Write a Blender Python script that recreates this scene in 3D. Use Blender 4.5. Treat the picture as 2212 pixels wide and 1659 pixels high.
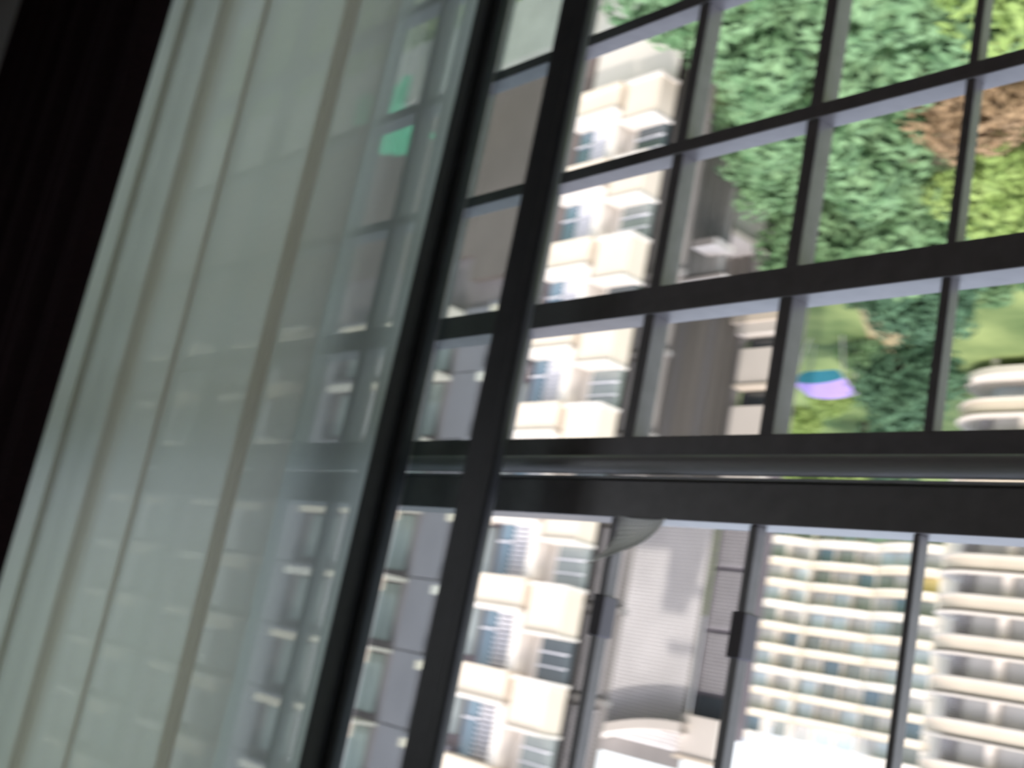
import bpy, math, random
import numpy as np
from mathutils import Vector, Matrix, noise
random.seed(7)
S = bpy.context.scene
for o in list(bpy.data.objects): bpy.data.objects.remove(o)
col = S.collection

# ------------------------------------------------------------------ camera
# The photograph was taken with the phone held upside down: the camera is rolled by
# about 190 degrees and looks through a window down to the right-hand side.
EYE = 1.6
F_PX = 2609.2; CX, CY = 1106.0, 829.5
M = np.array([[-0.64080292, 0.04713514, 0.76625707],
              [0.74248601, 0.2917794, 0.60297537],
              [-0.1951567, 0.95532354, -0.22197027]])
cam_d = bpy.data.cameras.new('camera')
cam = bpy.data.objects.new('camera', cam_d); col.objects.link(cam)
cam_d.sensor_fit = 'HORIZONTAL'; cam_d.sensor_width = 36.0
cam_d.lens = F_PX * 36.0 / 2212.0
cam_d.clip_start = 0.02; cam_d.clip_end = 2000
R = Matrix([[M[i][0], -M[i][1], -M[i][2]] for i in range(3)])
cam.matrix_world = Matrix.Translation((0, 0, EYE)) @ R.to_4x4()
S.camera = cam
cam_d.dof.use_dof = True                    # the photograph is badly out of focus
cam_d.dof.focus_distance = 0.60
cam_d.dof.aperture_fstop = 18.0
cam_d.dof.aperture_ratio = 0.42

# ------------------------------------------------------------------ light
SUN_EL, SUN_AZ = math.radians(52), math.radians(215)     # azimuth from +Y towards +X
sd = bpy.data.lights.new('sun', 'SUN'); sd.energy = 1.7; sd.angle = math.radians(0.6); sd.color = (1.0, 0.93, 0.84)
sun = bpy.data.objects.new('sun', sd); col.objects.link(sun)
sdir = Vector((math.sin(SUN_AZ) * math.cos(SUN_EL), math.cos(SUN_AZ) * math.cos(SUN_EL), math.sin(SUN_EL)))
sun.rotation_euler = (-sdir).to_track_quat('-Z', 'Y').to_euler()
w = bpy.data.worlds.new('world'); S.world = w; w.use_nodes = True
nt = w.node_tree; bg = nt.nodes['Background']
sk = nt.nodes.new('ShaderNodeTexSky'); sk.sky_type = 'NISHITA'; sk.sun_disc = False
sk.sun_elevation = SUN_EL; sk.sun_rotation = SUN_AZ; sk.air_density = 1.0; sk.dust_density = 4.0; sk.ozone_density = 1.0
hz_ = nt.nodes.new('ShaderNodeMix'); hz_.data_type = 'RGBA'; hz_.blend_type = 'ADD'; hz_.inputs[0].default_value = 1.0
sc_ = nt.nodes.new('ShaderNodeVectorMath'); sc_.operation = 'SCALE'; sc_.inputs['Scale'].default_value = 0.16
nt.links.new(sk.outputs[0], sc_.inputs[0]); nt.links.new(sc_.outputs[0], hz_.inputs[6]); hz_.inputs[7].default_value = (0.80, 0.83, 0.90, 1)   # even white haze
nt.links.new(hz_.outputs[2], bg.inputs[0]); bg.inputs[1].default_value = 1.0
vs = S.view_settings
vs.view_transform = 'Standard'; vs.look = 'None'; vs.gamma = 1.0; vs.use_curve_mapping = False
vs.exposure = 0.42

# ------------------------------------------------------------------ helpers
def at(x, y, Y):
    """world point on the ray of photo pixel (x,y) at the vertical plane Y"""
    v = M @ np.array([x - CX, y - CY, F_PX]); v = v / v[1] * Y
    return float(v[0]), float(Y), float(v[2]) + EYE

def mat(name, base, rough=0.7, var=0.12, scale=3.0, metal=0.0, spec=0.4, bump=0.0, base2=None, coord='Object', stretch=(1,1,1)):
    m = bpy.data.materials.new(name); m.use_nodes = True
    t = m.node_tree; b = t.nodes['Principled BSDF']
    tc = t.nodes.new('ShaderNodeTexCoord'); mp = t.nodes.new('ShaderNodeMapping'); mp.inputs['Scale'].default_value = stretch
    n = t.nodes.new('ShaderNodeTexNoise'); n.inputs['Scale'].default_value = scale; n.inputs['Detail'].default_value = 5
    t.links.new(tc.outputs[coord], mp.inputs[0]); t.links.new(mp.outputs[0], n.inputs['Vector'])
    r = t.nodes.new('ShaderNodeValToRGB')
    b2 = base2 or tuple(min(1, c * (1 + var)) for c in base)
    r.color_ramp.elements[0].position = 0.3; r.color_ramp.elements[1].position = 0.7
    r.color_ramp.elements[0].color = (*[c * (1 - var) for c in base], 1); r.color_ramp.elements[1].color = (*b2, 1)
    t.links.new(n.outputs['Fac'], r.inputs[0]); t.links.new(r.outputs[0], b.inputs['Base Color'])
    b.inputs['Roughness'].default_value = rough; b.inputs['Metallic'].default_value = metal
    b.inputs['Specular IOR Level'].default_value = spec
    if bump:
        bp = t.nodes.new('ShaderNodeBump'); bp.inputs['Strength'].default_value = bump
        t.links.new(n.outputs['Fac'], bp.inputs['Height']); t.links.new(bp.outputs[0], b.inputs['Normal'])
    return m

def skew(x0, x1, y0, y1, s0, s1):
    return [(x0, y0), (x1, y0), (x1+s1*(y1-y0), y1), (x0+s0*(y1-y0), y1)]

class MB:
    def __init__(s): s.v = []; s.f = []
    def box(s, x0, x1, y0, y1, z0, z1):
        i = len(s.v)
        s.v += [(x, y, z) for z in (z0, z1) for x, y in ((x0, y0), (x1, y0), (x1, y1), (x0, y1))]
        s.f += [(i, i+3, i+2, i+1), (i+4, i+5, i+6, i+7)] + [(i+k, i+(k+1) % 4, i+4+(k+1) % 4, i+4+k) for k in range(4)]
        return s
    def prism(s, pts, z0, z1):
        i = len(s.v); n = len(pts)
        s.v += [(x, y, z0) for x, y in pts] + [(x, y, z1) for x, y in pts]
        s.f += [tuple(i+k for k in reversed(range(n))), tuple(i+n+k for k in range(n))]
        s.f += [(i+k, i+(k+1) % n, i+n+(k+1) % n, i+n+k) for k in range(n)]
        return s
    def tube(s, a, b, r0, r1=None, n=10):
        r1 = r0 if r1 is None else r1
        a = Vector(a); b = Vector(b); d = (b-a).normalized(); u = d.orthogonal().normalized(); w_ = d.cross(u)
        i = len(s.v)
        for p, r in ((a, r0), (b, r1)):
            s.v += [tuple(p + (u*math.cos(2*math.pi*k/n) + w_*math.sin(2*math.pi*k/n))*r) for k in range(n)]
        s.f += [(i+k, i+(k+1) % n, i+n+(k+1) % n, i+n+k) for k in range(n)]
        s.f += [tuple(i+k for k in reversed(range(n))), tuple(i+n+k for k in range(n))]
        return s
    def quad(s, a, b, c, d):
        i = len(s.v); s.v += [tuple(a), tuple(b), tuple(c), tuple(d)]; s.f.append((i, i+1, i+2, i+3)); return s
    def mesh(s, name, m, smooth=False):
        me = bpy.data.meshes.new(name); me.from_pydata(s.v, [], s.f); me.materials.append(m); me.update()
        if smooth:
            for p in me.polygons: p.use_smooth = True
        return me
    def build(s, name, m, parent=None, smooth=False, loc=(0, 0, 0), bevel=0.0):
        o = bpy.data.objects.new(name, s.mesh(name, m, smooth)); col.objects.link(o); o.location = loc
        if parent: o.parent = parent
        if bevel:
            bv = o.modifiers.new('bevel', 'BEVEL'); bv.width = bevel; bv.segments = 2; bv.limit_method = 'ANGLE'
        return o
def tag(o, label=None, cat=None, group=None, kind=None):
    if label: o['label'] = label
    if cat: o['category'] = cat
    if group: o['group'] = group
    if kind: o['kind'] = kind
    return o
def empty(name, loc=(0, 0, 0), rz=0):
    o = bpy.data.objects.new(name, None); col.objects.link(o); o.location = loc; o.rotation_euler = (0, 0, rz); return o
def inst(me, name, parent, loc=(0, 0, 0), kind=None):
    o = bpy.data.objects.new(name, me); col.objects.link(o); o.location = loc; o.parent = parent
    if kind: o['kind'] = kind
    return o

# ------------------------------------------------------------------ materials
anod = mat('dark_anodised_frame', (0.05, 0.05, 0.058), 0.42, 0.15, 30, spec=0.4)
steel = mat('painted_grille_steel', (0.20, 0.185, 0.195), 0.36, 0.12, 40, spec=0.8)
tubem = mat('brushed_steel_tube', (0.46, 0.46, 0.48), 0.55, 0.1, 60, metal=0.5, stretch=(1, 30, 30))
wallm = mat('room_wall_paint', (0.62, 0.58, 0.57), 0.9, 0.1, 4)
outw = mat('own_facade_render', (0.35, 0.33, 0.32), 0.9, 0.1, 2)
floorm = mat('dark_wood_floor', (0.16, 0.10, 0.07), 0.5, 0.3, 3, stretch=(1, 8, 1))
drapem = mat('maroon_blackout_fabric', (0.022, 0.008, 0.012), 0.95, 0.2, 120, bump=0.2)
cream = mat('cream_render', (0.69, 0.60, 0.505), 0.85, 0.05, 0.6)
cream_w = mat('pale_cream_cladding', (0.70, 0.645, 0.60), 0.8, 0.04, 0.5)
white_l = mat('white_louver_metal', (0.66, 0.65, 0.69), 0.6, 0.05, 1)
grey_l = mat('grey_louver_metal', (0.33, 0.32, 0.34), 0.6, 0.08, 1)
siding = mat('pale_grey_siding', (0.80, 0.78, 0.79), 0.8, 0.1, 0.4)
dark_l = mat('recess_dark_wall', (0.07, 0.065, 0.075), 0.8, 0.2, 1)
mauve = mat('shade_darkened_mauve_tiles', (0.20, 0.165, 0.175), 0.8, 0.12, 0.7)  # tile colour darkened to carry the block's shade
brown = mat('brown_mauve_tiles', (0.17, 0.135, 0.13), 0.8, 0.1, 0.5)
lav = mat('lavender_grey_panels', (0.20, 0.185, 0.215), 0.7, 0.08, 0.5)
grey_t = mat('weathered_grey_tower', (0.30, 0.285, 0.28), 0.85, 0.16, 0.35, stretch=(1, 1, 0.08))
rib_t = mat('warm_grey_rib', (0.30, 0.275, 0.25), 0.85, 0.22, 0.3, stretch=(1, 1, 0.1))
shaft_m = mat('dark_grey_service_shaft', (0.22, 0.208, 0.205), 0.85, 0.15, 0.5)
concrete = mat('pale_concrete', (0.46, 0.46, 0.44), 0.9, 0.12, 0.8)
panel_g = mat('grey_facade_panel', (0.42, 0.42, 0.42), 0.7, 0.12, 0.3)
grass = mat('lawn_and_soil', (0.10, 0.18, 0.06), 0.95, 0.3, 0.22, base2=(0.27, 0.34, 0.13))
path_m = mat('tan_path', (0.36, 0.30, 0.18), 0.95, 0.15, 0.3)
bark = mat('bark', (0.11, 0.08, 0.06), 0.95, 0.25, 6)
blue_c = mat('sky_blue_canopy_cloth', (0.09, 0.45, 0.72), 0.7, 0.06, 2)
viol_c = mat('violet_canopy_cloth', (0.36, 0.26, 0.62), 0.7, 0.06, 2)
emer = mat('emerald_mesh_cloth', (0.10, 0.50, 0.30), 0.8, 0.12, 1)
yellow_m = mat('ochre_blind', (0.62, 0.50, 0.22), 0.8, 0.06, 2)
def glass_far(name, base, rough=0.12):
    m = mat(name, base, rough, 0.25, 0.25, spec=0.9); return m
g_blue = glass_far('blue_window_glass', (0.11, 0.17, 0.22))
g_dark = glass_far('dark_window_glass', (0.05, 0.065, 0.075))
g_green = glass_far('greenish_window_glass', (0.22, 0.245, 0.24))
g_pale = glass_far('pale_curtained_glass', (0.40, 0.47, 0.52), 0.3)

def tint_glass():
    m = bpy.data.materials.new('teal_tinted_glass'); m.use_nodes = True; t = m.node_tree; t.nodes.remove(t.nodes['Principled BSDF'])
    out = t.nodes['Material Output']; tr = t.nodes.new('ShaderNodeBsdfTransparent'); tr.inputs[0].default_value = (0.74, 0.79, 0.78, 1)
    gl = t.nodes.new('ShaderNodeBsdfGlossy'); gl.inputs['Roughness'].default_value = 0.02
    lw = t.nodes.new('ShaderNodeLayerWeight'); lw.inputs[0].default_value = 0.5
    pw = t.nodes.new('ShaderNodeMath'); pw.operation = 'POWER'; pw.inputs[1].default_value = 4.0; t.links.new(lw.outputs['Facing'], pw.inputs[0])
    fr = t.nodes.new('ShaderNodeMath'); fr.operation = 'MULTIPLY_ADD'; fr.inputs[1].default_value = 0.6; fr.inputs[2].default_value = 0.03; t.links.new(pw.outputs[0], fr.inputs[0])
    mx = t.nodes.new('ShaderNodeMixShader'); t.links.new(fr.outputs[0], mx.inputs[0])
    t.links.new(tr.outputs[0], mx.inputs[1]); t.links.new(gl.outputs[0], mx.inputs[2]); t.links.new(mx.outputs[0], out.inputs[0]); return m
glassm = tint_glass()
def sheer(name, alpha, colr):
    m = bpy.data.materials.new(name); m.use_nodes = True; t = m.node_tree; t.nodes.remove(t.nodes['Principled BSDF'])
    out = t.nodes['Material Output']
    tr = t.nodes.new('ShaderNodeBsdfTransparent'); tl = t.nodes.new('ShaderNodeBsdfTranslucent'); df = t.nodes.new('ShaderNodeBsdfDiffuse')
    tl.inputs[0].default_value = (*colr, 1); df.inputs[0].default_value = (*colr, 1)
    m1 = t.nodes.new('ShaderNodeMixShader'); m1.inputs[0].default_value = 0.25
    t.links.new(tl.outputs[0], m1.inputs[1]); t.links.new(df.outputs[0], m1.inputs[2])
    lw = t.nodes.new('ShaderNodeLayerWeight'); lw.inputs[0].default_value = 0.45        # woven cloth closes up when seen aslant
    no = t.nodes.new('ShaderNodeTexNoise'); no.inputs['Scale'].default_value = 260
    mr = t.nodes.new('ShaderNodeMapRange'); mr.inputs[3].default_value = alpha; mr.inputs[4].default_value = min(1, alpha + 0.30)
    ma = t.nodes.new('ShaderNodeMath'); ma.operation = 'MULTIPLY_ADD'; ma.inputs[1].default_value = 0.10
    t.links.new(lw.outputs['Facing'], mr.inputs[0]); t.links.new(no.outputs['Fac'], ma.inputs[0]); t.links.new(mr.outputs[0], ma.inputs[2])
    mx = t.nodes.new('ShaderNodeMixShader'); t.links.new(ma.outputs[0], mx.inputs[0])
    t.links.new(tr.outputs[0], mx.inputs[1]); t.links.new(m1.outputs[0], mx.inputs[2]); t.links.new(mx.outputs[0], out.inputs[0]); return m
sheer_a = sheer('sheer_voile', 0.48, (0.88, 0.88, 0.85))
sheer_b = sheer('sheer_voile_gathered', 0.58, (0.92, 0.87, 0.79))

# ================================================================== THE ROOM
WY = 0.97                                    # inner plane of the window wall
X0, X1, Z0, Z1 = -0.9, 3.05, 0.12, 2.55      # window opening
tag(MB().box(-2.2, 3.6, -3.2, WY, -0.12, 0).build('floor', floorm), kind='structure')
tag(MB().box(-2.2, 3.6, -3.2, WY, 2.75, 2.9).build('ceiling', wallm), kind='structure')
tag(MB().box(-2.3, -2.2, -3.2, WY, 0, 2.75).build('wall_left', wallm), kind='structure')
wr = MB().box(3.6, 3.7, -0.6, WY, 0, 2.75).box(3.6, 3.7, -3.2, -2.4, 0, 2.75).box(3.6, 3.7, -2.4, -0.6, 0, 0.8).box(3.6, 3.7, -2.4, -0.6, 2.3, 2.75)
tag(wr.build('wall_right', wallm), kind='structure')       # with an unseen opening added to let daylight onto the grille
w2 = tag(empty('added_daylight_window', (3.65, -1.5, 0.8)), kind='structure')  # window frame for the added opening, out of view
for ya_, yb_, za2, zb3 in ((-0.9, -0.85, 0, 1.5), (0.85, 0.9, 0, 1.5), (-0.03, 0.03, 0, 1.5), (-0.9, 0.9, 0, 0.05), (-0.9, 0.9, 1.45, 1.5)):
    MB().box(-0.02, 0.03, ya_, yb_, za2, zb3).build('frame_bar', anod, w2)
tag(MB().box(-2.3, 3.7, -3.3, -3.2, 0, 2.75).build('wall_back', wallm), kind='structure')
ww = tag(empty('wall_window'), kind='structure')
MB().box(X1, 4.2, WY, WY+0.16, -0.12, 2.9).build('jamb_panel', wallm, ww)
MB().box(-2.6, X0, WY, WY+0.16, -0.12, 2.9).build('jamb_panel', wallm, ww)
MB().box(X0, X1, WY, WY+0.16, -0.12, Z0).build('sill_panel', wallm, ww)
MB().box(X0, X1, WY, WY+0.16, Z1, 2.9).build('lintel_panel', wallm, ww)
fac = MB().box(-14, 16, -6, WY+0.02, 2.95, 16)
fac.build('upper_storeys', outw, ww)

win = tag(empty('window_1', (1.3, 1.0, Z0)), kind='structure')
def wpart(name, x0, x1, y0, y1, z0, z1, m=anod, bevel=0.004):
    return MB().box(x0-1.3, x1-1.3, y0-1.0, y1-1.0, z0-Z0, z1-Z0).build(name, m, win, bevel=bevel)
wpart('fixed_stile', 1.268, 1.322, 0.985, 1.012, Z0, Z1)
wpart('fixed_stile_lip', 1.250, 1.270, 0.980, 0.996, Z0, Z1)
wpart('sash_stile', 1.482, 1.588, 0.985, 1.006, Z0, Z1)
wpart('sash_stile_lip', 1.500, 1.525, 0.974, 0.985, Z0, Z1)
wpart('sash_rail', 1.597, X1, 0.985, 1.02, Z0, Z0+0.07)
wpart('sash_rail', 1.597, X1, 0.985, 1.02, Z1-0.07, Z1)
wpart('frame_sill', X0, X1, 0.975, 1.04, Z0-0.02, Z0+0.012)
wpart('frame_head', X0, X1, 0.975, 1.04, Z1-0.012, Z1+0.02)
wpart('pane', 1.325, 1.478, 1.004, 1.010, Z0, Z1, glassm, 0)
wpart('pane', 1.597, X1-0.02, 1.004, 1.010, Z0+0.07, Z1-0.07, glassm, 0)

# ------------------------------------------------------------------ grille outside the opening
GY = 1.075
gr = tag(empty('security_grille', (1.3, GY, EYE)), 'dark steel window grille with flat uprights, crossbars and a round middle rail', 'grille')
gs = GY                      # ratios measured on the picture scale with the distance
def gpart(name, x0, x1, z0, z1, d0=0.0, d1=0.04, m=steel, bevel=0.0015, **k):
    return MB().box(x0-1.3, x1-1.3, d0, d1, z0, z1).build(name, m, gr, bevel=bevel)
gx0, gx1 = X0+0.02, X1+0.3
for zr0, zr1, dep in ((-0.682, -0.664, 0.032), (-0.483, -0.447, 0.042), (-0.90, -0.882, 0.032), (-1.12, -1.10, 0.032)):
    gpart('crossbar', gx0, gx1, zr0*gs, zr1*gs, 0.0, dep)
for zr0, zr1 in ((0.10, 0.118), (0.40, 0.418)):
    if zr1 > 0.3: gpart('crossbar', gx0, gx1, zr0*gs, zr1*gs, 0.0, 0.03)
gpart('middle_beam', gx0, gx1, -0.236*gs, -0.191*gs, 0.0, 0.045)
gpart('beam_lip', gx0, gx1, -0.2400*gs, -0.2372*gs, -0.005, 0.02, tubem, 0)
MB().tube((gx0-1.3, -0.008, -0.2530*gs), (gx1-1.3, -0.008, -0.2530*gs), 0.0125, n=28).build('round_rail', tubem, gr, smooth=True)
gpart('lower_beam', gx0, gx1, -0.290*gs, -0.2610*gs, 0.0, 0.04)
ratios = [0.23, 0.43, 0.632, 0.822, 1.030, 1.290, 1.510, 1.68, 1.84, 2.04, 2.24, 2.44, 2.64, 2.84, 0.03, -0.17, -0.37, -0.57, -0.77]
for i, rx in enumerate(ratios):
    x = rx*gs
    thin = rx < 0.7
    gpart('upright', x-0.006, x+(0.006 if thin else 0.014), -1.35*gs, -0.290*gs, 0.004, 0.022 if thin else 0.034)
    u = gpart('upright', x-0.006, x+(0.002 if thin else 0.006), -0.191*gs, 0.85*gs, 0.004, 0.022)
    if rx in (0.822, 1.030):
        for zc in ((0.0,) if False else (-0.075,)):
            c = gpart('reflection_band', x-0.010, x+0.010, (zc-0.024)*gs, (zc+0.024)*gs, 0.001, 0.026, lav, 0.002)  # pale reflection patch on the bar, built as a lavender-grey sleeve

# curled pale flap caught on the middle beam
fl = MB(); A = 1.0
n = 10
fA, fB, fC, fD = [Vector(at(px_, py_, GY)) for px_, py_ in ((1340, 1116), (1440, 1120), (1308, 1230), (1412, 1192))]
pts = []
for i in range(n+1):
    row = []; u = i/n
    for j in range(n+1):
        v = j/n
        p = (fA*(1-u)+fB*u)*(1-v)+(fC*(1-u)+fD*u)*v
        p.x -= 0.012*math.sin(v*math.pi)*(1-u)
        p.z -= 0.006*math.sin(u*math.pi)*v
        p.y += -0.004-0.030*v*v+0.014*math.sin(u*3.0)
        row.append(tuple(p))
    pts.append(row)
for i in range(n):
    for j in range(n): fl.quad(pts[i][j], pts[i+1][j], pts[i+1][j+1], pts[i][j+1])
flm = mat('pale_plastic_sheet', (0.72, 0.71, 0.66), 0.5, 0.05, 5)
flm.node_tree.nodes['Principled BSDF'].inputs['Transmission Weight'].default_value = 0.75
flm.node_tree.nodes['Principled BSDF'].inputs['Roughness'].default_value = 0.9
flo = fl.build('plastic_flap', flm, smooth=True)
sm = flo.modifiers.new('s', 'SOLIDIFY'); sm.thickness = 0.0015
tag(flo, 'small pale curled plastic flap on the thick middle beam of the grille', 'plastic flap')

# ------------------------------------------------------------------ curtains
def curtain(name, mt, x0, x1, y0, amp, wl, z0, z1, label, cat, seed, amp1=None, wl1=None, pitch=0.006, back=0.0):
    rnd = random.Random(seed); nx = int((x1-x0)/pitch); nz = 14; mb = MB(); ph = 0.0
    amp1 = amp if amp1 is None else amp1; wl1 = wl if wl1 is None else wl1
    cols_ = []
    for i in range(nx+1):
        t = i/nx; x = x0+(x1-x0)*t; w_ = wl+(wl1-wl)*t; a = amp+(amp1-amp)*t
        ph += 2*math.pi*pitch/(w_*(1+0.35*math.sin(x*9+seed)))
        cols_.append((x+back*math.sin(ph)*(0.75+0.25*math.sin(ph*0.31)), a*math.cos(ph)+0.4*a*math.sin(ph*0.53+seed)))   # back > 0: the cloth doubles back in omega pleats
    for k in range(nz+1):
        z = z0+(z1-z0)*k/nz; s = 1.0-0.35*k/nz
        for x, a in cols_: mb.v.append((x+0.006*math.sin(z*2.2+x*7), y0+a*s, z))
    for k in range(nz):
        for i in range(nx):
            b = k*(nx+1)+i; mb.f.append((b, b+1, b+nx+2, b+nx+1))
    o = mb.build(name, mt, smooth=True); return tag(o, label, cat)
curtain('sheer_curtain', sheer_a, 1.44, 2.75, 0.905, 0.006, 0.30, 0.05, 2.68, 'flat outer layer of pale sheer curtain nearest the window glass', 'curtain', 1, 0.016, 0.15)
curtain('sheer_curtain', sheer_b, 1.53, 2.80, 0.83, 0.020, 0.30, 0.04, 2.68, 'gathered grey-green sheer curtain in soft folds beside the dark drape', 'curtain', 4, 0.034, 0.22, back=0.075)
curtain('blackout_drape', drapem, 2.36, 3.5, 0.745, 0.022, 0.10, 0.02, 2.68, 'near-black maroon drape hanging at the edge of the sheer curtain', 'curtain', 9, 0.030, 0.12)
tr_ = tag(empty('trim_1', (0, 0, 2.68)), kind='structure')
for yy in (0.745, 0.83, 0.905): MB().box(-0.8, 3.55, yy-0.012, yy+0.012, 0, 0.07).build('curtain_track', anod, tr_)

# ================================================================== OUTSIDE
GZ = EYE - 27.0
tag(MB().box(-60, 260, 6, 420, GZ-1, GZ).build('ground', grass), kind='structure')
pt = MB()
def strip(mb, pts2, wd, z):
    for (a, b) in zip(pts2, pts2[1:]):
        a = Vector((*a, z)); b = Vector((*b, z)); d = (b-a).normalized(); nrm = Vector((-d.y, d.x, 0))*wd/2
        mb.quad(a-nrm, b-nrm, b+nrm, a+nrm)
strip(pt, [(14, 20), (19, 32), (24, 40), (34, 50), (44, 62), (52, 78)], 2.6, GZ+0.02)
tag(pt.build('garden_path', path_m), kind='structure')

def louvers(x0, x1, y, z0, z1, n, name, m, parent, tilt=0.10):
    mb = MB(); h = (z1-z0)/n
    for k in range(n):
        z = z0+k*h
        mb.quad((x0, y-tilt, z+0.04), (x1, y-tilt, z+0.04), (x1, y, z+h*0.72), (x0, y, z+h*0.72))
        mb.quad((x0, y-tilt, z+0.04), (x0, y-tilt, z), (x1, y-tilt, z), (x1, y-tilt, z+0.04))
    return tag(mb.build(name, m, parent), kind='stuff')

# ---- cream tower with stacked bays, right of the window posts
def zl(x, y, Y): return at(x, y, Y)[2]
Y1 = 27.0
zT = zl(1150, 1268, Y1); zB = zl(1250, 545, Y1); PITCH = (zT-zB)/4
Xa, Xb, Xc, Xd = 1.240*Y1, 1.140*Y1, 1.128*Y1, 1.066*Y1     # left bay, right bay edges
t1 = tag(empty('cream_tower', ((Xa+Xd)/2, Y1+4, GZ)), 'tall cream tower with stacked box balconies seen between the posts and first upright', 'building')
ox, oy, oz = t1.location
def T1(name, m, x0, x1, y0, y1, z0, z1, bevel=0, par=None): return MB().box(x0-ox, x1-ox, y0-oy, y1-oy, z0-oz, z1-oz).build(name, m, par or t1, bevel=bevel)
MB().prism(skew(Xd+0.15-ox, Xa-ox, Y1+0.35-oy, Y1+4.2-oy, 1.09, 0), zB-3*PITCH-oz, zT+6*PITCH-oz).build('wall', cream_w, t1)
MB().prism(skew(Xd-0.2-ox, Xa-ox, Y1-0.1-oy, Y1+4.0-oy, 1.09, 0), 0, zB-3*PITCH-oz).build('podium', concrete, t1)
wz = Xa-Xb
for k in range(-2, 11):
    z = zB + k*PITCH
    # left bay: low parapet with a lip, louvred wall and glazing behind
    pp = T1('parapet', cream, Xb, Xa, Y1-0.55, Y1+0.35, z-0.05, z+0.80)
    T1('parapet_lip', cream_w, Xb-0.05, Xa+0.05, Y1-0.68, Y1+0.35, z+0.80, z+0.95, par=pp)
    T1('balcony_slab', cream, Xb-0.05, Xa+0.05, Y1-0.65, Y1+0.35, z-0.22, z-0.05)
    T1('corner_pier', cream_w, Xb-0.02, Xb+0.42, Y1-0.35, Y1+0.5, z+0.95, z+PITCH-0.22)
    pg = T1('window_glass', g_blue, Xa-0.75, Xa-0.05, Y1+0.22, Y1+0.34, z+0.95, z+PITCH-0.22)
    T1('window_frame', white_l, Xa-0.78, Xa, Y1+0.15, Y1+0.24, z+1.55, z+1.62, par=pg)
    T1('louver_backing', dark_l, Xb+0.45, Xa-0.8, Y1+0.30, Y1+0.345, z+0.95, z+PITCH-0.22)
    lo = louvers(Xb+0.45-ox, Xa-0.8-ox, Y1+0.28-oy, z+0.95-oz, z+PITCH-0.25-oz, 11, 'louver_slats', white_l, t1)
    # right bay: tall box then three-light window
    pb = T1('box_balcony', cream, Xd, Xc, Y1-0.50, Y1+0.35, z, z+1.45, bevel=0.03)
    T1('box_lip', cream_w, Xd-0.05, Xc+0.03, Y1-0.62, Y1+0.35, z-0.14, z, par=pb)
    T1('box_lip', cream_w, Xd-0.05, Xc+0.03, Y1-0.62, Y1+0.35, z+1.45, z+1.56, par=pb)
    pg = T1('window_glass', (g_dark, g_green)[k % 2], Xd+0.05, Xc-0.25, Y1+0.16, Y1+0.34, z+1.56, z+PITCH-0.14)
    for q in range(1, 3): T1('window_frame', white_l, Xd+0.05, Xc-0.25, Y1+0.10, Y1+0.17, z+1.56+q*(PITCH-1.7)/3-0.03, z+1.56+q*(PITCH-1.7)/3+0.03, par=pg)

# ---- dark grey service shaft between the cream tower and the grey tower
Ys = 29.0
sh = tag(empty('service_shaft', (1.02*Ys, Ys+3, GZ)), 'narrow dark grey shaft tower just right of the cream tower', 'building')
ox, oy, oz = sh.location
MB().prism(skew(0.985*Ys-ox, 1.048*Ys-ox, -3, 0.1, 1.02, 1.02), 0, 48).build('shaft_wall', shaft_m, sh)
for k in range(12): louvers(0.995*Ys-ox, 1.040*Ys-ox, -3.06, 12.6+k*3.0+0.3, 12.6+k*3.0+2.8, 18, 'louver_slats', grey_l, sh, tilt=0.04)
for k in range(16): MB().box(0.983*Ys-ox, 1.050*Ys-ox, -3.18, -2.9, 12.6+k*3-0.08, 12.6+k*3+0.12).build('floor_band', shaft_m, sh)

# ---- long mauve-grey block seen between and left of the posts
Y6 = 27.0
t6 = tag(empty('mauve_block', (48, Y6+5, GZ)), 'long shaded mauve-grey apartment block behind the posts and the sheer curtain', 'building')
ox, oy, oz = t6.location
zr = zl(920, 1262, Y6); P6 = 2.75
def T6(name, m, x0, x1, y0, y1, z0, z1): return MB().box(x0-ox, x1-ox, y0-oy, y1-oy, z0-oz, z1-oz).build(name, m, t6)
x6a, x6b = 1.242*Y6, 3.1*Y6
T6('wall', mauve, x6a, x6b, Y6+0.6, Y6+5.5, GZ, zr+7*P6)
T6('plinth_wall', brown, x6a, x6a+5.2, Y6+0.2, Y6+0.62, GZ+3, zl(1060, 590, Y6))
T6('plinth_wall', brown, x6a+5.2, x6b, Y6+0.35, Y6+0.62, GZ+3, zl(1060, 590, Y6)-1.2)
T6('terrace_wall', concrete, x6a, x6b, Y6-0.6, Y6+0.62, GZ, GZ+3)
bay = 0
x = x6a
wds = [3.1, 2.2, 3.6, 2.0]
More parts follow.
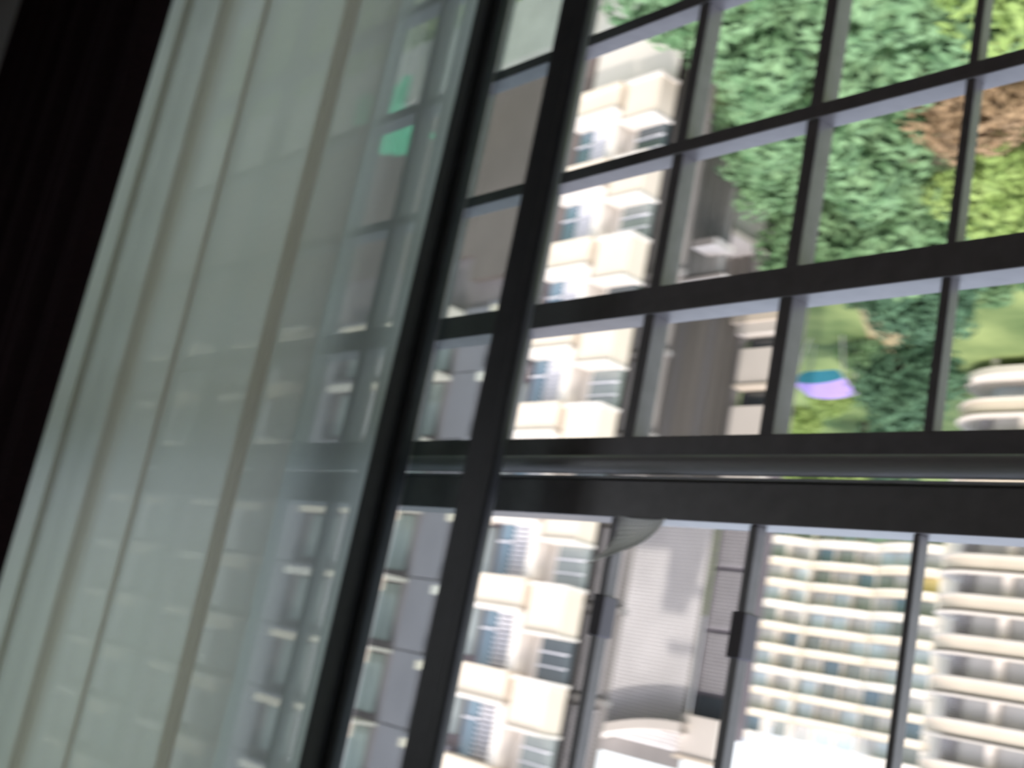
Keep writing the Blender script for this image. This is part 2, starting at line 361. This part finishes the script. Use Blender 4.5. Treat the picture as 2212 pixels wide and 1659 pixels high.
while x < x6b-3.5:
    kx = bay % 4; wd = wds[kx]
    for k in range(-4, 7):
        z = zr + k*P6
        if kx == 0:
            T6('balcony_front', cream if k % 3 else cream_w, x+0.2, x+wd-0.2, Y6-0.1, Y6+0.1, z, z+0.32)
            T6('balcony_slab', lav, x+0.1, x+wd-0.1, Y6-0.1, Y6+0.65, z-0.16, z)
            T6('window_glass', g_green, x+0.5, x+wd-0.5, Y6+0.5, Y6+0.62, z+0.35, z+2.2)
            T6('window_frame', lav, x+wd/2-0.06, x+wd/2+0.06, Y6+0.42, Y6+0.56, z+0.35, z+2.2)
        elif kx == 1:
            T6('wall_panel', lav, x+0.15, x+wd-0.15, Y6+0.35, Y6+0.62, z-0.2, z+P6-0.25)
        elif kx == 2:
            T6('balcony_front', cream, x+0.1, x+wd-0.6, Y6-0.7, Y6-0.5, z, z+0.5)
            T6('balcony_slab', cream_w, x, x+wd-0.5, Y6-0.75, Y6+0.65, z-0.14, z)
            T6('window_glass', g_green, x+0.5, x+wd-0.9, Y6+0.5, Y6+0.62, z+0.1, z+2.3)
        else:
            louvers(x+0.1-ox, x+wd-0.1-ox, Y6+0.55-oy, z+0.3-oz, z+P6-0.4-oz, 8, 'louver_slats', white_l, t6)
            T6('ledge', cream, x, x+wd, Y6+0.2, Y6+0.62, z-0.05, z+0.2)
    x += wd; bay += 1
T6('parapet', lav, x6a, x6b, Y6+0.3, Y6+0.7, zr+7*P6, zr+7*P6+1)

# ---- emerald cloth canopy at the foot of the mauve block
ca = at(893, 285, 24.0)
cb = tag(empty('garden_canopy', (ca[0], 23.4, GZ)), 'emerald green mesh canopy seen through the sheer curtain', 'canopy')
top = ca[2]-GZ+1.2
cm = MB()
for i in range(8):
    a0 = i/8; a1 = (i+1)/8
    f = lambda a: (-1.9+3.8*a, top-0.5*abs(a-0.5)*2-0.25*math.sin(a*math.pi*4)**2)
    (xa, za), (xb, zb_) = f(a0), f(a1)
    cm.quad((xa, -1.2, za-0.7), (xb, -1.2, zb_-0.7), (xb, 0.6, zb_), (xa, 0.6, za))
    cm.quad((xa, -1.2, za-1.9), (xb, -1.2, zb_-1.9), (xb, -1.2, zb_-0.7), (xa, -1.2, za-0.7))
cm.build('cloth', emer, cb)
for px_ in (-1.85, 1.85):
    for py_ in (-1.15, 0.55): MB().tube((px_, py_, 0), (px_, py_, top-0.9), 0.05).build('post', white_l, cb)

# ---- ribbed annex standing before the foot of the grey tower
Ya = 38.0
an_ = tag(empty('annex_block', (0.97*Ya, Ya+1.5, GZ)), 'low grey-brown ribbed annex at the foot of the grey tower, with a pale ledge', 'building')
ox, oy, oz = an_.location
za_ = zl(1560, 590, Ya)
MB().prism(skew(0.925*Ya-ox, 0.985*Ya-ox+2.2, -1.2, 1.5, 0.9, 1.0), 0, za_-oz).build('annex_wall', rib_t, an_)
for i in range(8): MB().box(0.93*Ya-ox+i*0.52, 0.93*Ya-ox+i*0.52+0.26, -1.42, -1.2, 0, za_-oz-0.2).build('rib', concrete, an_)
MB().box(0.92*Ya-ox, 0.985*Ya-ox+2.3, -1.55, 0.4, za_-oz, za_-oz+0.18).build('roof_ledge', cream_w, an_)
MB().box(0.915*Ya-ox, 0.95*Ya-ox, -2.6, -1.3, za_-oz-1.3, za_-oz-0.95).build('porch_ledge', cream_w, an_)

# ---- grey tower with a column of pale boxes
Y5 = 48.0
g0, g1, g2, g3 = 1.045*Y5, 0.872*Y5, 0.818*Y5, 0.800*Y5
t5 = tag(empty('grey_tower', ((g0+g3)/2, Y5+6, GZ)), 'tall weathered grey tower with vertical ribs and one column of pale boxes', 'building')
ox, oy, oz = t5.location
def T5(name, m, x0, x1, y0, y1, z0, z1): return MB().box(x0-ox, x1-ox, y0-oy, y1-oy, z0-oz, z1-oz).build(name, m, t5)
ztop5 = zl(1480, 1668, Y5)
MB().prism(skew(g1-ox, g0-ox, Y5+0.3-oy, Y5+12-oy, 0.88, 0.95), 0, ztop5-oz).build('wall', grey_t, t5)
MB().prism(skew(g3-ox, g1-ox, Y5+0.55-oy, Y5+10-oy, 0.81, 0.88), 0, ztop5-2.0-oz).build('stair_wall', lav, t5)
nr = 11
for i in range(nr):
    xa = g1+(g0-g1)*i/nr
    T5('rib', rib_t if i % 3 else grey_t, xa+0.06, xa+(g0-g1)/nr*0.55, Y5-0.02, Y5+0.32, GZ, zl(1450, 1080, Y5))
lo = louvers(g1+0.3-ox, g0-0.2-ox, Y5+0.28-oy, zl(1450, 1090, Y5)-oz, ztop5-0.8-oz, 64, 'siding_boards', siding, t5, tilt=0.05)
zb5 = zl(1660, 690, Y5); p5 = (zl(1645, 880, Y5)-zl(1655, 755, Y5))
for k in range(0, 14):
    z = zl(1655, 755, Y5)+k*p5
    if z > zl(1620, 1060, Y5) and z < ztop5-3.4:
        louvers(g2-ox+0.1, g1-0.2-ox, Y5+0.50-oy, z-oz-p5*0.3, z-oz+p5*0.62, 16, 'louver_slats', grey_l, t5, tilt=0.05)
        continue
    if z > ztop5-2.5: break
    T5('box_balcony', cream_w, g2, g1-0.15, Y5-0.35, Y5+0.6, z, z+p5*0.62)
    T5('box_lip', cream, g2-0.08, g1-0.07, Y5-0.45, Y5+0.6, z+p5*0.62, z+p5*0.68)
    T5('window_glass', g_dark, g2+0.1, g1-0.3, Y5+0.40, Y5+0.56, z-p5*0.32, z)
T5('box_soffit', cream, g2-0.3, g1+0.6, Y5-0.6, Y5+0.6, zb5-0.5, zb5+0.25)
T5('box_soffit', cream_w, g2-0.1, g1+0.2, Y5-0.5, Y5+0.6, zb5+0.25, zb5+0.9)
T5('porch_slab', cream_w, g1-0.4, g1+2.6, Y5-3.0, Y5+0.3, GZ+2.4, GZ+2.75)
T5('porch_wall', concrete, g1, g0, Y5-2.6, Y5+0.3, GZ, GZ+2.2)
# curved crown of the roof
cr = MB(); N = 20
prof = []
for i in range(N+1):
    a0 = i/N; prof.append((g0-ox-0.5+(g1-g0-0.2)*a0, ztop5-oz-2.3+2.0*(1-math.sin(a0*math.pi*0.5))))
for i in range(N):
    (xa, za), (xb, zb2) = prof[i], prof[i+1]; ya, yb = Y5-0.9-oy, Y5+0.25-oy
    cr.quad((xa, ya, za), (xb, ya, zb2), (xb, ya, zb2+0.5), (xa, ya, za+0.5)); cr.quad((xa, yb, za), (xb, yb, zb2), (xb, yb, zb2+0.5), (xa, yb, za+0.5))
    cr.quad((xa, ya, za), (xb, ya, zb2), (xb, yb, zb2), (xa, yb, za)); cr.quad((xa, ya, za+0.5), (xb, ya, zb2+0.5), (xb, yb, zb2+0.5), (xa, yb, za+0.5))
cr.build('roof_arch', cream_w, t5)

# ---- far crescent block with rippled balconies
Y2 = 140.0
t2 = tag(empty('crescent_block', (99, Y2+6, GZ)), 'distant curved block with stacked rippled cream balconies below the bright sky', 'building')
ox, oy, oz = t2.location
xl, xr = 0.822*Y2, 0.598*Y2     # upright-right end, upright-left end
P2 = 3.05; zb2_ = zl(1800, 1168, Y2)
def front(u):                   # u 0..1 along the facade: three bulging bays on a gently curved plan
    x = xl+(xr-xl)*u
    b = abs(math.sin(u*math.pi*3))**0.7
    return x, Y2 - 1.6*b + 5.0*(0.5-abs(u-0.5)) 
NS = 36
nfl = 10
def ring(u0, u1, off, back):
    n_ = max(2, int(NS*(u1-u0)))
    pts_ = [front(u0+(u1-u0)*i/n_) for i in range(n_+1)]
    return [(x-ox, y+off-oy) for x, y in pts_]+[(x-ox, y+back-oy) for x, y in reversed(pts_)]
MB().prism([(p[0], p[1]) for p in ring(0, 1, 2.0, 12)][::-1], 0, zb2_+P2*8.6-oz).build('wall', panel_g, t2)
for k in range(-3, nfl):
    z = zb2_+k*P2-oz
    if k == 9: segs = ((0, 0.20), (0.74, 1.0))
    else: segs = ((0, 1/3), (1/3, 2/3), (2/3, 1))
    for (u0, u1) in segs:
        MB().prism(ring(u0+0.003, u1-0.003, 0, 2.2)[::-1], z, z+0.85).build('balcony_front', cream if (k+int(u0*9)) % 3 else cream_w, t2)
        MB().prism(ring(u0+0.003, u1-0.003, -0.25, 2.2)[::-1], z-0.16, z).build('balcony_slab', cream_w, t2)
    if k < 9:
        for i in range(9):
            u = (i+0.5)/9; x, y = front(u); hw = abs(xr-xl)/9*0.40
            m_ = (g_pale, panel_g, g_green, g_pale, panel_g, g_pale, g_blue, panel_g, g_green)[(i*2+k*5) % 9]
            if i == 8 and k == 1: m_ = yellow_m
            MB().box(x-hw-ox, x+hw-ox, y+1.5-oy, y+2.4-oy, z+0.9, z+P2-0.2).build('window_panel', m_, t2)
            MB().box(x-hw-0.35-ox, x-hw-ox, y+1.1-oy, y+2.4-oy, z+0.9, z+P2-0.2).build('pier', cream_w, t2)
# curved fins at the left end of the roof
for q, zz in enumerate((8.3, 9.2)):
    fm = MB()
    for i in range(10):
        a0 = i/10; a1 = (i+1)/10
        zc = zb2_+P2*zz-oz+2.2*(a0**1.6)
        x0_ = xl-ox-1.5+9.0*a0; x1_ = xl-ox-1.5+9.0*a1
        fm.box(x0_, x1_, -8, -6, zc, zc+0.8)
    fm.build('roof_fin', (cream_w, lav)[q], t2)
MB().box(xr-ox-12, xr-ox+2.8, -2, 8, 0, zl(1950, 1659, Y2)-oz+6).build('stair_tower', lav, t2)

# ---- right-hand tower with rounded cream balconies
Y3 = 76.0
t3 = tag(empty('rounded_balcony_tower', (39, Y3+8, GZ)), 'tower with rounded cream balcony bands at the right edge of the photo', 'building')
ox, oy, oz = t3.location
xe = 0.618*Y3; xs = 26.0
z3 = zl(2080, 1200, Y3); P3 = (zl(2080, 1577, Y3)-z3)/4.15
def band(off, xlim=xe):
    r = 3.6; pts_ = [(xs-ox, Y3-off-oy)]
    for i in range(9):
        a = math.pi/2*i/8
        pts_.append((xlim-r+(r+off)*math.sin(a)-ox, Y3+r-(r+off)*math.cos(a)-oy))
    pts_ += [(xlim+off-ox, Y3+9-oy), (xs-ox, Y3+9-oy)]
    return pts_
MB().prism(band(-1.2), 3.5, z3+9*P3-oz).build('wall', panel_g, t3)
MB().prism(band(-2.0), 0, 3.5).build('entrance_wall', g_pale, t3)
MB().prism(band(1.2, xe-1.5), z3-4.75*P3-oz-0.0, z3-4.75*P3-oz+0.5).build('entrance_canopy', cream_w, t3)
for i in range(7):
    MB().tube((xe-4-i*2.6-ox, Y3-0.4-oy, 0), (xe-4-i*2.6-ox, Y3-0.4-oy, z3-4.75*P3-oz), 0.22).build('column', cream_w, t3)
for k in range(-4, 9):
    z = z3+k*P3-oz
    bf = MB().prism(band(0), z, z+0.80).build('balcony_front', cream, t3)
    MB().prism(band(0.22), z+0.98, z+1.10).build('balcony_rail', cream_w, bf)
    MB().prism(band(0.15), z-0.18, z).build('balcony_slab', cream_w, t3)
    def bx(name, m, xa, xb, d0=0.9, d1=1.3): return MB().box(xa-ox, xb-ox, Y3+d0-oy, Y3+d1-oy, z+1.1, z+P3-0.18).build(name, m, t3)
    louvers(xe-3.4-ox, xe-2.4-ox, Y3+1.1-oy, z+1.1, z+P3-0.2, 9, 'louver_slats', grey_l, t3)
    xx = xe-3.5
    bx('wall_panel', panel_g, xx-2.2, xx-0.2)
    bx('pier', cream_w, xx-2.8, xx-2.3, 0.4)
    bx('wall_panel', panel_g, xx-4.8, xx-2.9)
    bx('window_glass', g_blue if k % 2 else g_pale, xx-7.2, xx-4.9, 1.0)
    bx('pier', cream_w, xx-7.8, xx-7.3, 0.4)
    bx('wall_panel', panel_g, xx-10, xx-7.9)

# ---- blue and violet canopy on the lawn
cx_, cy_, cz_ = at(1765, 820, 68.0)
bc = tag(empty('shade_canopy', (cx_, cy_, GZ)), 'small bright sky-blue and violet canopy on the lawn among the trees', 'canopy')
hz = cz_-GZ
cv = MB(); cu = MB(); Wd = 2.3
for i in range(10):
    a0, a1 = i/10*2-1, (i+1)/10*2-1
    g = lambda a: 0.30*(1-a*a)
    cv.quad((a0*Wd, 0, hz+g(a0)), (a1*Wd, 0, hz+g(a1)), (a1*Wd*0.9, 2.0, hz+0.55+g(a1)), (a0*Wd*0.9, 2.0, hz+0.55+g(a0)))
    s0, s1 = (1-0.12*0), 1
    cu.quad((a0*Wd*0.62, 0.25, hz-0.75), (a1*Wd*0.62, 0.25, hz-0.75), (a1*Wd, 0, hz+g(a1)), (a0*Wd, 0, hz+g(a0)))
cv.build('top_cloth', viol_c, bc); cu.build('front_cloth', blue_c, bc)
for sx in (-1, 1): MB().tube((sx*Wd*0.85, 1.6, 0), (sx*Wd*0.85, 1.6, hz+0.55), 0.05).build('post', white_l, bc)
for sx in (-1, 1): MB().tube((sx*Wd*0.6, 0.3, 0), (sx*Wd*0.95, 0.05, hz), 0.05).build('post', white_l, bc)

# ---- trees
def leafmat(name, c1, c2):
    m = mat(name, c1, 0.75, 0.2, 0.9, base2=c2, spec=0.25)
    b = m.node_tree.nodes['Principled BSDF']
    b.inputs['Subsurface Weight'].default_value = 0.0
    return m
LM = {'green': leafmat('emerald_foliage', (0.07, 0.165, 0.065), (0.24, 0.385, 0.20)),
      'dark': leafmat('dark_foliage', (0.035, 0.09, 0.05), (0.11, 0.21, 0.12)),
      'lime': leafmat('yellow_green_foliage', (0.17, 0.28, 0.06), (0.34, 0.45, 0.15)),
      'rust': leafmat('rust_foliage', (0.20, 0.13, 0.07), (0.38, 0.26, 0.15))}
def crown_mesh(kind, seed, R_=3.4, H_=5.2, nclump=30, leaves=150):
    rnd = random.Random(seed); mb = MB()
    for c_ in range(nclump):
        while True:
            p = Vector((rnd.uniform(-1, 1), rnd.uniform(-1, 1), rnd.uniform(-1, 1)))
            if 0.35 < p.length < 1: break
        cpos = Vector((p.x*R_*0.75, p.y*R_*0.75, p.z*H_*0.40)); cr_ = rnd.uniform(0.9, 1.5)
        for l in range(leaves):
            d = Vector((rnd.gauss(0, 1), rnd.gauss(0, 1), rnd.gauss(0, 1))).normalized()
            q = cpos+d*cr_*rnd.uniform(0.75, 1.05)
            nrm = (d+Vector((rnd.uniform(-.6, .6), rnd.uniform(-.6, .6), rnd.uniform(0, .8)))).normalized()
            u = nrm.orthogonal().normalized(); u.rotate(Matrix.Rotation(rnd.uniform(0, 6.28), 3, nrm)); v = nrm.cross(u)
            s = rnd.uniform(0.13, 0.24)
            mb.quad(q-u*s*1.4, q-v*s*0.7, q+u*s*1.4, q+v*s*0.7)
    return mb.mesh('crown', LM[kind])
crowns = {}
for kk in LM: crowns[kk] = [crown_mesh(kk, sd_) for sd_ in ((11, 12, 13) if kk == 'green' else (21, 22))]
tm = MB(); tm.tube((0, 0, 0), (0.15, 0.05, 6.0), 0.28, 0.16)
for a in range(6):
    an = a*1.05; tm.tube((0.1, 0.03, 3.6+a*0.35), (math.cos(an)*2.2, math.sin(an)*2.2, 6.6+0.4*(a % 3)), 0.12, 0.04, n=6)
trunk = tm.mesh('trunk', bark)
placed = []; trees = []
Mi = np.linalg.inv(M)
def px_of(x, y, z):
    v = Mi @ np.array([x, y, z-EYE]); return CX+F_PX*v[0]/v[2], CY+F_PX*v[1]/v[2]
def tree(r, Y, kind, h, s=1.0, force=False):
    x = r*Y; u, v = px_of(x, Y, GZ+h)
    if u < 950 or u > 2450 or v < -330: return
    for (a, b) in placed:
        if (a-x)**2+(b-Y)**2 < (5 if force else 17): return
    placed.append((x, Y))
    t = empty('tree', (x, Y, GZ), random.uniform(0, 6.28)); t.scale = (s, s, s)
    inst(random.choice(crowns[kind]), 'crown', t, (0, 0, h/s)); k_ = inst(trunk, 'trunk', t); k_.scale = (1, 1, h/s/7.0)
    trees.append((t, kind, u, v))
for a_ in ((0.615, 33, 'rust', 6.0, 0.75), (0.775, 24.5, 'rust', 4.0, 0.7), (0.585, 38.5, 'lime', 6.5, 0.8), (0.735, 34, 'green', 6), (0.59, 26, 'lime', 6), (0.66, 78, 'dark', 6), (0.655, 60, 'dark', 7), (0.70, 90, 'lime', 4.5),
           (0.76, 98, 'lime', 4.5), (0.80, 94, 'lime', 4.5), (0.73, 104, 'green', 5), (0.67, 98, 'green', 6), (1.10, 23.5, 'green', 4.2), (0.90, 26, 'green', 6.0, 0.95), (0.83, 24, 'green', 5.2, 0.95), (0.84, 30, 'green', 6.2), (0.78, 30.5, 'green', 6.3), (0.70, 27, 'green', 6.0), (0.87, 34.5, 'green', 5.5, 0.85)):
    tree(*a_, force=True)
for Yr in np.arange(20, 92, 4.3):
    for rr in np.arange(0.46, 1.16, 4.6/Yr):
        r = rr+random.uniform(-.5, .5)/Yr; Y = Yr+random.uniform(-.8, .8); X = r*Y
        if X > 0.80*Y5-4 and Y > 43: continue               # grey tower
        if r > 0.89: continue                    # clear of the grey tower's foot
        if r > 1.03: continue                               # cream tower
        if r < 0.645 and Y > 47: continue                   # in front of the rounded tower's foot
        if X < 50 and Y > 69: continue                      # rounded balcony tower
        if 0.68 < r < 0.82 and Y > 60: continue             # lawn with the canopy
        tree(r, Y, 'dark' if (0.63 < r < 0.7 and Y > 46) or random.random() < .06 else 'green', random.uniform(4.6, 7.0), random.uniform(0.8, 1.05))
def shrub(r, Y, kind, s, lab_):
    x = r*Y; t = empty('shrub', (x, Y, GZ), random.uniform(0, 6.28)); t.scale = (s, s, s)
    inst(random.choice(crowns[kind]), 'crown', t, (0, 0, 2.0)); k_ = inst(trunk, 'trunk', t); k_.scale = (0.7, 0.7, 0.35)
    tag(t, lab_, 'shrub', 'garden shrubs')
for a_ in ((0.738, 53.5, 'green', 0.62, 'rounded green shrub in front of the blue and violet canopy'),
           (0.722, 58, 'dark', 0.58, 'dark green shrub in front of and right of the canopy'), (0.675, 53.5, 'green', 0.66, 'large green shrub left of the dark tree group'),
           (0.715, 70, 'green', 0.55, 'green shrub level with the canopy, right of it'), (0.745, 79, 'lime', 0.6, 'yellow-green shrub behind the canopy'), (0.775, 86, 'lime', 0.55, 'yellow-green shrub far behind, close to the pale box column'),
           (0.62, 57, 'green', 0.66, 'green shrub at the left corner of the rounded tower'), (0.575, 58, 'green', 0.66, 'green shrub before the rounded tower entrance canopy'),
           (0.53, 57.5, 'green', 0.66, 'green shrub before the rounded tower, at the right edge'), (0.60, 50.5, 'green', 0.7, 'green shrub under the thick crossbar, nearer than its neighbours'), (0.55, 51, 'dark', 0.66, 'dark green shrub under the thick crossbar at the right edge')):
    shrub(*a_)
NAME = {'green': 'emerald green', 'dark': 'dark green', 'lime': 'yellow-green', 'rust': 'rusty brown'}
lab = {}
for (t, kind, u, v) in trees:
    where = 'beside the cream tower' if u < 1450 else ('between first and second uprights' if u < 1730 else ('between second and third uprights' if u < 2040 else 'right of third upright'))
    row = 'by the top edge' if v < 60 else ('around the thin crossbar' if v < 300 else ('next to the middle beam' if v > 600 else 'by the thicker crossbar'))
    lab.setdefault((kind, where, row), []).append((u, t))
ORD = ['leftmost', 'second from left', 'third from left', 'fourth from left', 'fifth from left', 'sixth from left', 'seventh from left', 'eighth from left', 'ninth from left', 'tenth from left']
SHORT = {0: 'photo top edge'}
for (kind, where, row), l in lab.items():
    l.sort(key=lambda q: q[0])
    for i, (u, t) in enumerate(l):
        o_ = '' if len(l) == 1 else ', ' + ORD[min(i, 9)]
        tag(t, ('%s tree %s, %s%s' % (NAME[kind], where, row, o_)), 'tree', 'garden trees')
